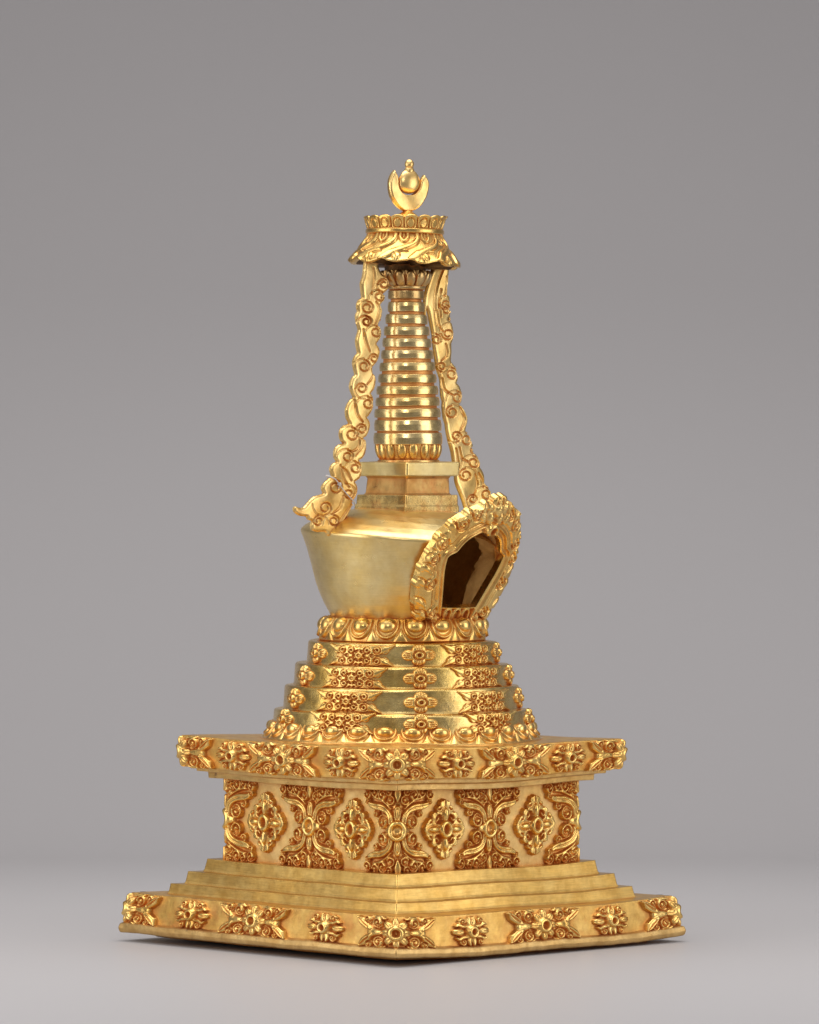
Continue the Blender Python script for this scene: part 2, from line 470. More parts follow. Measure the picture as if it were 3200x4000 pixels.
def m_diamond():
    f = HF(-70, 70, -72, 72, 1.0)
    d = 64-(np.abs(f.X)*1.05+np.abs(f.Y)*.95)
    f.H = np.where(d > 0, 10*sstep(d/2.5), f.H)
    f.plate(0, 52, 13, 16, 11); f.plate(46, 0, 17, 16, 11)
    f.plate(31, 30, 10, 10, 11); f.plate(44, 17, 9, 9, 11); f.plate(17, 45, 9, 9, 11)
    f.plate(50, 11, 9, 8, 11); f.plate(10, 56, 7, 9, 11)
    leafcut(f, [(0, 50), (0, 58), (0, 68)], 1.6, 4)
    # deep pierced scroll between the petals, with a hooked tongue left in it
    f.blob(19, 22, 9.5, 11, 10, rot=.8, mode='carve', p=.2)
    f.stroke([(30, 34), (31, 24), (24, 19), (19, 25)], [3, 3, 2.6, 2.4], 9, base=1)
    leafcut(f, [(12, 48), (16, 44), (22, 44)], 1.5, 6); leafcut(f, [(38, 22), (40, 17), (46, 15)], 1.5, 6)
    f.blob(0, 32, 10, 19, 3, mode='carve', p=.3); f.blob(33, 0, 19, 10, 3, mode='carve', p=.3)
    f.blob(0, 32, 8, 17, 9, base=8, fl=1.2); f.blob(33, 0, 17, 8, 9, base=8, fl=1.2)
    f.sym()
    f.blob(0, 0, 19, 22, 6, base=9); f.ring(0, 0, 13, 6.2, 9, base=10, el=1.12)
    k = np.hypot(f.X, f.Y/1.12) < 8.2
    f.H[k] = 4+(np.hypot(f.X[k], f.Y[k]/1.12)/8.2)**3*12
    return f

def m_terrace():
    f = HF(-78, 78, -26, 26, .8)
    f.plate(0, 0, 32, 23, 6, e=1.5); f.plate(32, 11.5, 25, 11.5, 6, e=1.5); f.plate(50, 11, 15, 10.5, 6, rot=.2, e=1.5)
    f.stroke([(40, 8), (56, 14), (75, 23)], [7, 7, 1.5], 7.5, base=0)
    for cx, cy, R, a, d in ((17.5, 11, 6.6, 0, 1), (39, 11.5, 6.8, 2.5, -1)):
        f.blob(cx, cy, R+1.6, R+1.6, 5.5, mode='carve', p=.2)
        f.stroke([(cx+(R-1)*math.cos(a+d*t)*(1-.09*t), cy+(R-1)*math.sin(a+d*t)*(1-.09*t)) for t in np.linspace(0, 5.6, 12)], [2.6, 2.4, 2], 7.5, base=0, sm=False)
    f.blob(5, 20, 4, 3, 5, mode='carve', p=.2)
    f.blob(28, 0, 4.5, 4, 5.5, mode='carve', p=.2)
    f.blob(50, 0, 7, 4.5, 7, mode='carve', p=.2)
    f.sym()
    f.blob(0, 0, 14.5, 13, 6.5, mode='carve', p=.2)
    for a in range(6):
        t = a*PI/3+PI/6
        f.blob(10.5*math.cos(t), 9.5*math.sin(t), 4.2, 2.4, 6, rot=t, base=0)
    f.blob(0, 0, 8, 8, 4, base=1); f.ring(0, 0, 5.6, 2.9, 5, base=4)
    return f

def m_rosette():
    f = HF(-36, 36, -27, 27, .8)
    f.plate(0, 0, 28, 14, 1); f.plate(0, 0, 14, 22, 1)
    for cx, cy, rx, ry in ((18, 0, 15, 13.5), (0, 14, 13.5, 12)):
        f.blob(cx, cy, rx, ry, 7, base=1)
        for o in (-5, 0, 5):
            if cx: f.stroke([(17, o*.7), (29, o*1.2)], 1.1, 2.6, mode='carve', sm=False)
            else: f.stroke([(o*.7, 13), (o*1.1, 23)], 1.1, 2.6, mode='carve', sm=False)
    f.sym()
    f.ring(0, 0, 11, 1.6, 3, mode='carve')
    f.blob(0, 0, 9.5, 9.5, 4, base=5); f.ring(0, 0, 6, 3.4, 5, base=7); f.blob(0, 0, 3.6, 3.6, 5, mode='carve', p=.3)
    return f

SQ2 = math.sqrt(2)
# ---- plinth slab and its flowers
ZS = ([30, 38, 95], [582, 581, 571.5])
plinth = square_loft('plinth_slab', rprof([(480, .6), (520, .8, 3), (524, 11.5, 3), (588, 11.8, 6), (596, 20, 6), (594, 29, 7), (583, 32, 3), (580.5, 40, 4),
                     (571, 95, 3), (470, 95.5)]), G_SLAB, stupa, rc=4)
rim = square_loft('rim', rprof([(572, 11.5, 2), (597, 10.0, 8), (600, 20, 6), (596.5, 29.5, 7), (586, 32.2, 2), (583, 33.0)]), G_RIM, plinth, rc=4)
BF, SF = m_bigflower(), m_smallflower()
for f_ in (BF, SF): f_.Y *= .86; f_.H = np.where(f_.H > 0, f_.H*.9, f_.H)
co_ = np.empty(len(rim.data.vertices)*3, np.float32); rim.data.vertices.foreach_get('co', co_); co_ = co_.reshape(-1, 3)
a_ = co_/S
n_ = (np.sin(a_[:, 0]*.13+a_[:, 1]*.09)+np.sin(a_[:, 0]*.31-a_[:, 1]*.23+1)*.7+np.sin(a_[:, 0]*.07-a_[:, 1]*.17+2))*.42
co_[:, 2] += S*n_*.9; co_[:, 0] *= 1+n_*.0013; co_[:, 1] *= 1+n_*.0013
rim.data.vertices.foreach_set('co', co_.ravel())
def fr(k, q):                           # q: fraction of the face measured from corner k
    return lambda L: (k+q)*L
def fringe(Hz, z0, parent, sc=1.0):
    for k in (-1, 0, 1):
        relief('corner_flower', BF, facemap(Hz, fr(k, 0), z0, rc=26), G_CAST, parent)
    for side in (-1, 0):
        for q in (.255, .755):
            relief('small_flower', SF, facemap(Hz, fr(side, q), z0), G_CAST, parent)
        relief('large_flower', BF, facemap(Hz, fr(side, .51 if side == 0 else .49), z0), G_CAST, parent)
fringe(ZS, 61, plinth)

# ---- three plain steps
for Hb, Ht, za, zb, nx in ((492, 488, 94, 117, 445), (456, 451, 116, 143.5, 405), (416, 410.5, 142.5, 170.5, 350)):
    square_loft('step', rprof([(Hb+5, za), (Hb+3.5, za+1.4, 1), (Hb, za+6, 5), (Ht+.5, zb-4, 2), (Ht, zb, 2.6), (nx, zb+.4)]), G_SAT, stupa, rc=3)

# ---- frieze block
frieze = square_loft('frieze_block', [(366, 168), (365, 200), (364, 300), (364, 343)], G_FRZ, stupa, rc=4)
ZF = ([168, 343], [366, 364])
XP, DM = m_xpanel(), m_diamond()
XP.X *= .91; DM.X *= .93; DM.Y *= .95
for k in (-1, 0, 1):
    relief('corner_scrollwork', XP, facemap(ZF, fr(k, 0), 254.5, rc=20), G_CAST, frieze)
for side in (-1, 0):
    relief('scrollwork_panel', XP, facemap(ZF, fr(side, .492 if side == 0 else .508), 254.5), G_CAST, frieze)
    for q in (.243, .757):
        relief('diamond_flower', DM, facemap(ZF, fr(side, q), 254.5), G_CAST, frieze)

# ---- cornice and upper slab
square_loft('cornice', rprof([(355, 338.5), (407, 338.5, 2), (408, 351, 2.5), (421, 352.5, 2), (432, 353, 2), (434, 364, 2), (440, 364.5)]), G_CORN, stupa, rc=2.5)
upper = square_loft('upper_slab', rprof([(425, 362), (459, 362.2, 3), (466, 428, 3), (270, 429)]), G_SLAB, stupa, rc=3)
fringe(([362, 428], [459.4, 465.6]), 394, upper)

# ---- lotus rings (one continuous ring of petals each)
def ring_surface(name, N, nth, nq, base, hfun, mat, parent):
    th = np.arange(nth)/nth*2*PI; q = np.linspace(0, 1, nq)
    T, Q = np.meshgrid(th, q)
    r, z = base(Q); dr = np.gradient(r, axis=0); dz = np.gradient(z, axis=0)
    l = np.hypot(dr, dz)+1e-9; nr, nz = -dz/l, dr/l
    sgn = np.sign(nr.mean()); nr, nz = nr*sgn, nz*sgn
    p = (T*N/(2*PI)) % 1-.5
    idx = np.floor(T*N/(2*PI))
    jit = np.sin(idx*12.9898)*.5
    h = hfun(p, Q, jit)
    r2, z2 = r+nr*h, z+nz*h
    P = np.stack([r2*np.sin(T), -r2*np.cos(T), z2], -1).reshape(-1, 3)
    return mk(name, P, gridq(nq, nth, True), mat, parent)

def lotus_h(bead=13, lip=4.5, aspect=1.0):
    def h(p, q, j):
        e = np.sqrt((p/.475)**2+((q-.28)/.62)**2)          # petal outline
        petal = np.where(e < 1, 5.0*(1-e**6), 0)
        lipv = lip*np.exp(-((e-.83)/.10)**2)*(q > .12)
        pp = np.abs(np.abs(p)-.5)                           # little leaf between two petals
        tip = np.where(q > .45, 5.5*np.clip(1-(pp/(.02+.26*np.clip((q-.45)/.5, 0, 1)))**2, 0, 1)**.5, 0)*(e > 1.0)
        b = np.sqrt((p/.33)**2+((q-.34)/.27)**2)
        bd = (bead+j*1.2)*np.sqrt(np.clip(1-b**2, 0, 1))
        out = np.maximum(np.maximum(petal+lipv, tip), 2.5+bd*(b < 1))
        return out*sstep((1-q)/.06)*sstep(q/.10)
    return h
ring_surface('lotus_ring', 30, 1500, 56, lambda q: (262+31*q**1.2, 464-38*q), lotus_h(14, 5.5), G_CAST, stupa)
revolve('petal_footing', [(296, 426), (297, 431), (280, 433)], G_CAST, bpy.data.objects['lotus_ring'])

# ---- round terraces
TP, RO = m_terrace(), m_rosette()
RO.Y *= .86; RO.X *= 1.08; TP.Y *= .95
for Rb, Rt, za, zb, nxt, pitch in ((273, 269.5, 440, 491, 238, 9.4), (250, 247, 489.5, 541.5, 212, 10), (228, 226, 540, 587.5, 186, 10.6), (200.5, 198, 586, 635, 150, 11.2)):
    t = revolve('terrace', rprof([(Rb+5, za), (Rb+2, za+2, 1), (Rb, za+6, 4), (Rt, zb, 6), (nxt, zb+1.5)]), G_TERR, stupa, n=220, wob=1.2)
    Rz = ([za, zb-6], [Rb, Rt+.4]); zc = (za+zb)/2+.5+(6 if za == 440 else 0)
    for k in range(-3, 5):
        az = math.radians(pitch+36*k)
        if abs(az) > math.radians(95): continue
        if k % 2 == 0: relief('rosette', RO, cylmap(Rz, az, zc), G_CAST, t)
        else: relief('scroll_panel', TP, cylmap(Rz, az, zc-1), G_CAST, t)
ring_surface('lotus_collar', 18, 1000, 60, lambda q: (150+9*np.sin(PI*q)+22*q**1.3, 685-50*q), lotus_h(15, 6.5), G_CAST, stupa)

# ---- vessel with its niche opening
AZ = math.radians(45); TILT = math.radians(25.8)
NH = np.array([math.sin(AZ), -math.cos(AZ), 0]); TG = np.array([math.cos(AZ), math.sin(AZ), 0]); ZH = np.array([0, 0, 1.])
UPV = NH*math.sin(TILT)+ZH*math.cos(TILT); NV = NH*math.cos(TILT)-ZH*math.sin(TILT)
GO = NH*155+ZH*684
WI_V = [0, 25, 70, 108, 136, 145, 155, 170, 184, 195, 202, 205]; WI_U = [42, 49, 63, 75, 80, 78, 63, 55, 45, 29, 15, 0]
WO_V = [-2, 6, 25, 62, 90, 118, 145, 180, 219, 246, 258, 270, 276]; WO_U = [64, 104, 118, 129, 133, 132, 129, 119, 96, 70, 49, 22, 0]
def shoulder(P):
    P = P.copy(); P[:, 2] -= .075*P[:, 0]*sstep((P[:, 2]-690)/150)*(1-sstep((P[:, 2]-888)/40)); return P
vp = [(20, 681), (146, 680), (151, 683), (158, 697), (167, 712), (177, 732), (186, 753), (197, 786), (206, 812), (215, 835), (222, 851, 9), (211, 862), (195, 873), (172, 886), (146, 897), (122, 904), (104, 908), (60, 911)]
vp = rprof(vp, seg=6)
vin = [(max(5, r-7), z+(5 if z < 700 else (-6 if z > 870 else 0))) for r, z in vp]
def vessel_shell(name, prof, mat, parent, grow):
    prof = densify(prof, 3.2); n = 420
    th = np.arange(n)/n*2*PI
    r = np.array([p[0] for p in prof])[:, None]; z = np.array([p[1] for p in prof])[:, None]
    P = np.stack([r*np.sin(th), -r*np.cos(th), z+0*th], -1).reshape(-1, 3)
    Q = gridq(len(prof), n, True)
    C = P[Q].mean(1); rel = C-GO
    u = rel@TG; w = rel@NV; v = rel@UPV-w*math.tan(TILT)
    hole = (np.abs(u) < np.interp(v, WI_V, WI_U)+grow) & (v > 22-grow) & (v < 206+grow*.5) & (C@NH > 62) & (w < 30) & (C@NH > 20)
    return mk(name, shoulder(P), Q[~hole], mat, parent)
vessel = vessel_shell('vessel', vp, G_POL, stupa, 8)
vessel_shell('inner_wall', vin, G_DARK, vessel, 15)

# ---- niche frame: horseshoe of scrolling leaves round the opening
def poly_sdf(X, Y, poly):
    poly = np.array(poly, float); d = np.full(X.shape, 1e9); ins = np.zeros(X.shape, bool)
    for a, b in zip(poly, np.roll(poly, -1, 0)):
        e = b-a; t = np.clip(((X-a[0])*e[0]+(Y-a[1])*e[1])/max(e@e, 1e-9), 0, 1)
        d = np.minimum(d, np.hypot(X-a[0]-t*e[0], Y-a[1]-t*e[1]))
        c = (a[1] > Y) != (b[1] > Y)
        xi = a[0]+(Y-a[1])*e[0]/(e[1] if abs(e[1]) > 1e-9 else 1e-9)
        ins ^= c & (X < xi)
    return np.where(ins, d, -d)
gf = HF(-168, 168, -10, 292, 1.25, fill=0)
inner = [(u, v) for u, v in zip(WI_U, WI_V)]; innerp = catmull([(-u, v) for u, v in inner]+[(u, v) for u, v in inner[::-1][1:]], 4)
outer = catmull([(u, v) for u, v in zip(WO_U, WO_V)], 4); outerp = np.concatenate([outer*[-1, 1], outer[::-1][1:]])
so = poly_sdf(gf.X, gf.Y, outerp)
lobes = []
acc = 0; nxt = 10
for a, b in zip(outer[:-1], outer[1:]):                      # leaf lobes round the outer edge
    acc += np.hypot(*(b-a))
    if acc > nxt: lobes.append(tuple(a)); nxt += 37
for (u, v) in lobes:
    for sg in (-1, 1):
        so = np.maximum(so, 13-np.hypot(gf.X-sg*(u-11)+rng.uniform(-2, 2), gf.Y-v+rng.uniform(-2, 2)))
inner_s = poly_sdf(gf.X, gf.Y, np.concatenate([innerp, [[42, -30], [-42, -30]]])); sill = gf.Y < 26
hole_s = np.minimum(inner_s, gf.Y-26)
sg_ = np.minimum(so, -hole_s)
gf.H = 8*np.sqrt(np.clip(1-(1-np.clip(so/14, 0, 1))**2, 0, 1))
band = np.where(inner_s > 0, 0, -inner_s)
# two plain mouldings round the opening with grooves between
gf.H = np.where((band < 31), np.minimum(gf.H, 5), gf.H)
gf.H = np.where(band < 27, 1+5*np.exp(-((band-4)/3.2)**2)+9*np.exp(-((band-16)/3.6)**2)+5*np.exp(-((band-24)/2.4)**2), gf.H)
gf.H = np.where((inner_s > 0) & sill, -8, gf.H)
for (u, v) in lobes:                                         # notches between the leaves
    i = int(np.argmin(np.hypot(innerp[:, 0]-u, innerp[:, 1]-v+8))); q = innerp[i]
    d = np.array([u, v])-q; L = np.hypot(*d); d /= L; t_ = np.array([-d[1], d[0]])
    for sg in (-1, 1):
        pt = lambda a, c: tuple((np.array([u, v])+d*a+t_*c)*[sg, 1])
        gf.stroke([pt(6, 11), pt(-6, 12), pt(-16, 5), pt(-22, -6)], [3.0, 2.2, 1.6, .9], [6, 5, 4, 2], mode='carve')
        gf.stroke([pt(-3, 3), pt(-13, -1), pt(-20, -9)], [3, 4, 2.5], 1.2, mode='add')
for (u, v, R, dd) in ((116, 136, 11, 1), (103, 80, 10, 1), (76, 14, 10, 1), (78, 219, 11, -1), (106, 172, 10, 1), (50, 243, 9, 1)):
    for sg in (-1, 1):
        gf.blob(sg*u, v, R+4.5, R+4.5, 7, mode='carve', p=.3)
        gf.spiral(sg*u, v, R, PI/2, 3.9, 10.5, 1.1, dd*sg, 0)
        gf.stroke([(sg*(u+2), v+R), (sg*(u-4), v+R+9), (sg*(u-2), v+R+18)], [4.0, 4.5, 2], 8.5, base=1)
# fruit, leaves and jewel at the crown
for u, v, rx, ry, h in ((-15, 236, 9, 15, 10), (13, 236, 9, 14, 9), (0, 256, 10, 15, 11), (-34, 238, 8, 14, 8), (34, 236, 8, 14, 8), (-22, 261, 8, 9, 5), (22, 261, 8, 9, 5)):
    gf.blob(u, v, rx, ry, h, rot=-u*.012, base=5)
    for o in (-5, 0, 5): gf.stroke([(u-6, v+o+2), (u, v+o), (u+6, v+o+2)], .9, 1.6, mode='carve')
gf.blob(0, 212, 17, 15, 10, base=8); gf.ring(0, 212, 11, 6, 9, base=12); gf.blob(0, 212, 7, 6.5, 10, mode='carve', p=.3)
# little arches on the sill
for u in (-26, 0, 26):
    gf.stroke([(u-9, -4), (u-9, 12), (u-6, 19), (u, 22), (u+6, 19), (u+9, 12), (u+9, -4)], 4.2, 9, base=-6)
gf.stroke([(-50, 24), (0, 25), (50, 24)], 3.2, 8, base=-6)
gf.H = gf.blur()
bend = 22*(np.abs(gf.X)/150)**2.2
def gmap(bendv):
    def f(u, v, h):
        b = 22*(np.abs(u)/150)**2.2
        return GO+u[:, None]*TG+v[:, None]*UPV+(h-b)[:, None]*NV
    return f
gate = plate_solid('niche_frame', gf, sg_, gmap(bend), -14., G_CAST, vessel)
hb = HF(-168, 168, -10, 292, 1.25, fill=-13)
plate_solid('frame_backing', hb, np.minimum(poly_sdf(gf.X, gf.Y, outerp*[1, .97]+[0, 2])-23, -hole_s-9), gmap(bend), -44., G_CAST, gate)
# throat of the niche: rough tunnel from the frame back to the vessel wall
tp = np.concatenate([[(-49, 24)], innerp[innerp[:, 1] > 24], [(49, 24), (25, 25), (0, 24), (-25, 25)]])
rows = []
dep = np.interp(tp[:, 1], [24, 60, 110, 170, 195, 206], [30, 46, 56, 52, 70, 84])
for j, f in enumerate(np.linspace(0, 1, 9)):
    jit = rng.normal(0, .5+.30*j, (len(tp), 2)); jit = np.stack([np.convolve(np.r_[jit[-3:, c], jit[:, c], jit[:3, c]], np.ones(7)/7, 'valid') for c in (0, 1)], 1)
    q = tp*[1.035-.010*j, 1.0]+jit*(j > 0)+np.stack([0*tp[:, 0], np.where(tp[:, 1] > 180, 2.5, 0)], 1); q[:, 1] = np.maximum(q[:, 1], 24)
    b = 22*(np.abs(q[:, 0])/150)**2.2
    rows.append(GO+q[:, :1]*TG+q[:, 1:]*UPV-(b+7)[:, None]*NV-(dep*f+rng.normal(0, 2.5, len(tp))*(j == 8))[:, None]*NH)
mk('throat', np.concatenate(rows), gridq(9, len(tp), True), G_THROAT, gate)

# ---- square neck above the dome
neck = empty('square_neck', stupa)
square_loft('base_plate', rprof([(112, 905), (111, 917, 2), (108, 922, 3), (107, 942, 2.5), (80, 943)]), G_HARM, neck, rc=3, nface=10)
square_loft('pedestal', rprof([(94, 942), (89.5, 946, 4), (87, 976, 3), (91, 981, 2), (95, 982)]), G_NECK, neck, rc=3, nface=10)
square_loft('top_plate', rprof([(86, 980.5), (107, 981, 4), (110, 1010.5, 4), (60, 1013)]), G_POL, neck, rc=5, nface=10)

# ---- ringed spire
spire = empty('spire', stupa)
revolve('spire_foot', rprof([(66, 1010), (65, 1015, 2), (59, 1018, 2), (58, 1030)]), G_HARM, spire)
def bud_h(hh, e0=.42):
    def h(p, q, j):
        b = np.sqrt((p/e0)**2+((q-.42)/.56)**2)
        return (hh+j)*np.sqrt(np.clip(1-b**2, 0, 1))*sstep((1-q)/.05)
    return h
ring_surface('spire_lotus', 16, 640, 34, lambda q: (66-8*q**1.6, 1049-34*q), bud_h(7), G_CAST, spire)
RINGS = [(72.3, 1049, 1071.5), (70.8, 1077, 1098.5), (69.5, 1105, 1122), (67.6, 1129, 1145.5), (64.8, 1153, 1169.5), (61.8, 1177.5, 1194), (58.6, 1202, 1218.5), (55.3, 1227, 1244), (51.6, 1252, 1269), (48, 1277, 1294.5), (44.2, 1301, 1319.5), (39.6, 1326.5, 1346)]
revolve('spire_core', [(60, 1040)]+[(r-6.5, (a+b)/2) for r, a, b in RINGS]+[(32.5, 1349), (32, 1356), (31, 1385), (30, 1415)], G_CORE, spire)
for r, a, b in RINGS:
    revolve('spire_ring', rprof([(r-10, a-1.2), (r-.2, a-.8, 1.6), (r+.4, a+(b-a)*.55, 12), (r-1.6, b+.6, 2.4), (r-10, b+1)], 5), G_RING, spire, n=140, mx=6, wob=.8)
revolve('collar', rprof([(31, 1352), (38.5, 1353, 3), (38, 1371, 4), (34, 1372, 1), (40.5, 1374, 4), (40.5, 1381, 4), (33, 1384)]), G_COLL, spire)
def rib_h(p, q, j):
    return 5*np.clip(1-(p/.47)**4, 0, 1)-3*np.exp(-((np.abs(p)-.5)/.06)**2)
def cap_h(p, q, j):
    e = np.sqrt((p/.47)**2+((q-.1)/.92)**2)
    return 5.5*np.sqrt(np.clip(1-e**4, 0, 1))-2.5*np.exp(-((np.abs(p)-.5)/.07)**2)
revolve('capital_neck', [(44, 1409), (43, 1426)], G_UNDER, spire)  # sleeve in the painted shade colour, fills the dark gap below the cap
ring_surface('capital', 13, 520, 30, lambda q: (36+15*np.sin(q*1.9)**.8, 1384+29*q), cap_h, G_COLL, spire)

# ---- parasol cap
cap = empty('parasol_cap', stupa)
def capt(P):
    P = np.asarray(P, float).copy()
    w = 1-sstep((P[:, 2]-1430)/110)
    P[:, 2] += (-.045*P[:, 0]-.035*P[:, 1])*w*.9
    return P
_mk = mk
def mkcap(name, P, F, mat, parent, **k): return _mk(name, capt(P), F, mat, parent, **k)
mk = mkcap
def crown_h(p, q, j):
    e = np.sqrt((p/.44)**2+((q-.34)/.60)**2)
    return 4.5*np.sqrt(np.clip(1-(np.abs(p)/.5)**4, 0, 1))-3.2*np.exp(-((e-.68)/.10)**2)*(q < .92)-2.2*np.exp(-((np.abs(p)-.5)/.05)**2)
def crown_base(q):
    return 77+9*q**1.3, 1501+26*q
th = np.arange(900)/900*2*PI; qv = np.linspace(0, 1, 34); T, Q = np.meshgrid(th, qv)
p = (T*18/(2*PI)) % 1-.5
r = 77+8.5*Q**1.3+crown_h(p, Q, 0)*.8; zz = 1501+26*Q-5.0*np.abs(p*2)**2.4*Q**3
# roll the petal tops inward so that the crown has thickness
rr = np.concatenate([r, r[-1:]-3, r[-1:]-7, r[-1:]-9, np.full((1, 900), 10.)]); zz = np.concatenate([zz, zz[-1:]+1.6, zz[-1:]+.6, zz[-1:]-4, np.full((1, 900), 1525.)])
T2 = np.broadcast_to(th, rr.shape)
mk('petal_crown', np.stack([rr*np.sin(T2), -rr*np.cos(T2), zz], -1).reshape(-1, 3), gridq(rr.shape[0], 900, True), G_CAST, cap)
revolve('band', rprof([(74, 1488), (82.5, 1489.5, 5), (83, 1499.5, 5), (76, 1502), (70, 1503)], 5), G_CAST, cap)
NT = 11; W = 2*PI*96; tile = W/NT
sk = HF(0, W, 0, 86, .9, fill=0)
sk.H[:] = 1.0
for k in range(-2, NT+2):
    x = k*tile; j = 1.2*math.sin(k*2.3)
    sk.stroke([(x+tile*.62, 0), (x+tile*.60, 18), (x+tile*.42+j, 32), (x+tile*.02, 47), (x-tile*.40, 60+j), (x-tile*.62, 76), (x-tile*.74, 84)], [6, 6.5, 8, 9, 10, 9, 7], [7, 8, 9, 9, 9, 8, 6])
    sk.stroke([(x+tile*.52, 16), (x+tile*.34, 31), (x-tile*.06, 44), (x-tile*.48, 58)], [1.6, 2, 2, 1.4], 3.5, mode='carve')
    sk.stroke([(x-tile*.16, 2), (x-tile*.17, 16), (x-tile*.01, 27), (x+tile*.16, 17), (x+tile*.17, 2)], [4, 4.2, 4.6, 4.2, 4], 7)
    sk.blob(x, 8, 3.4, 10, 5)
    sk.blob(x-tile*.16, 50, 9, 7, 6, rot=.3)
    sk.stroke([(x-tile*.28, 60), (x-tile*.1, 56), (x+tile*.14, 58)], [2, 3.4, 2], 7)
    sk.blob(x-tile*.25, 74, 8, 12, 8, rot=.15)
    sk.stroke([(x-tile*.33, 66), (x-tile*.26, 84)], 1.6, 3, mode='carve')
H = sk.blur(); H[:, -1] = H[:, 0]
q = sk.Y/86; T = sk.X/W*2*PI
rb = 75+41*q**1.25; zb = 1490-62*q**.92
sc = 2.5*np.cos(T*NT*1.0+2.0)+1.2*np.sin(T*7)
R2 = rb+H*.72*.8; Z2 = zb+H*.58*.8-sc*q**4
nyk, nxk = R2.shape
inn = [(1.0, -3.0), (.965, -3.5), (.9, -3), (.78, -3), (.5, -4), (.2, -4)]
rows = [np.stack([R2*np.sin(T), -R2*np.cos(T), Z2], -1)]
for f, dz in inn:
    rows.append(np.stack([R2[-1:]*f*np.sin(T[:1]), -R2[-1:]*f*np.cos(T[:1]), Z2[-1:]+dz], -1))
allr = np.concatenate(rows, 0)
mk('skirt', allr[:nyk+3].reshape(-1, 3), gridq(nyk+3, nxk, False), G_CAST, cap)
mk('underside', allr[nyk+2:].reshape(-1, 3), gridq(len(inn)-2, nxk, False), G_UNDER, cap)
mk = _mk

# ---- crescent, sun and jewel on top
fin = empty('finial', stupa)
AF = math.radians(28); FNH = np.array([math.sin(AF), -math.cos(AF), 0]); FTG = np.array([math.cos(AF), math.sin(AF), 0]); KX = 1/math.cos(AF)
revolve('stem', rprof([(27, 1521), (26, 1527, 3), (20, 1532, 4), (13, 1536, 3), (6, 1541)]), G_CAST, fin, n=48)
cf = HF(-56, 56, 1528, 1636, .8, fill=0)
Xc = cf.X/KX
zc_ = cf.Y+np.where(Xc > 0, 9*sstep((cf.Y-1580)/40), 0)
zl = np.linspace(1528, 1640, 225)
sm1 = lambda v: np.convolve(np.pad(v, 8, mode='edge'), np.ones(17)/17, 'valid')
wol = sm1(np.interp(zl, [1536, 1539, 1545, 1555, 1570, 1585, 1598, 1608, 1616, 1621, 1626], [0, 10, 19, 29, 38, 41.5, 42, 40.5, 37, 33.5, 29]))
wil = np.where(zl < 1600, 21.5*np.sqrt(np.clip(1-((1600-zl)/28)**2, 0, 1)), 21.5+9.5*np.clip((zl-1600)/24, 0, 2)**1.6)
wil = np.where(zl < 1572.5, -8, wil)
wo, wi = np.interp(zc_, zl, wol), np.interp(zc_, zl, wil)
s_ = np.minimum(wo-np.abs(Xc), np.abs(Xc)-wi); s_ = np.minimum(s_, cf.Y-1537)
cf.H = 7*np.sqrt(np.clip(1-(1-np.clip(s_/5, 0, 1))**2, 0, 1))+1.2*np.sin(cf.X*.09+cf.Y*.06)
def fmapf(u, v, h): return u[:, None]*FTG+v[:, None]*ZH+h[:, None]*FNH
plate_solid('crescent', cf, s_, fmapf, -6., G_GARL, fin)
def egg(name, rx, rz, ry, zc, mat, parent, point=0, x0=0):
    a = np.linspace(-PI/2, PI/2, 33); b = np.arange(48)/48*2*PI
    A, B = np.meshgrid(a, b, indexing='ij')
    shape = np.cos(A)*(1-point*np.sin(A))
    u, w, z = x0+rx*shape*np.cos(B), ry*shape*np.sin(B), zc+rz*np.sin(A)
    P = u[..., None]*FTG+w[..., None]*FNH+z[..., None]*ZH
    return mk(name, P.reshape(-1, 3), gridq(33, 48, True), mat, parent)
egg('sun_disc', 22/math.cos(AF), 26, 13, 1601, G_GARL, fin, .10)
egg('jewel_neck', 10.5, 10, 9, 1625, G_GARL, fin, .2)
egg('jewel', 10, 10.5, 9.5, 1637, G_GARL, fin)

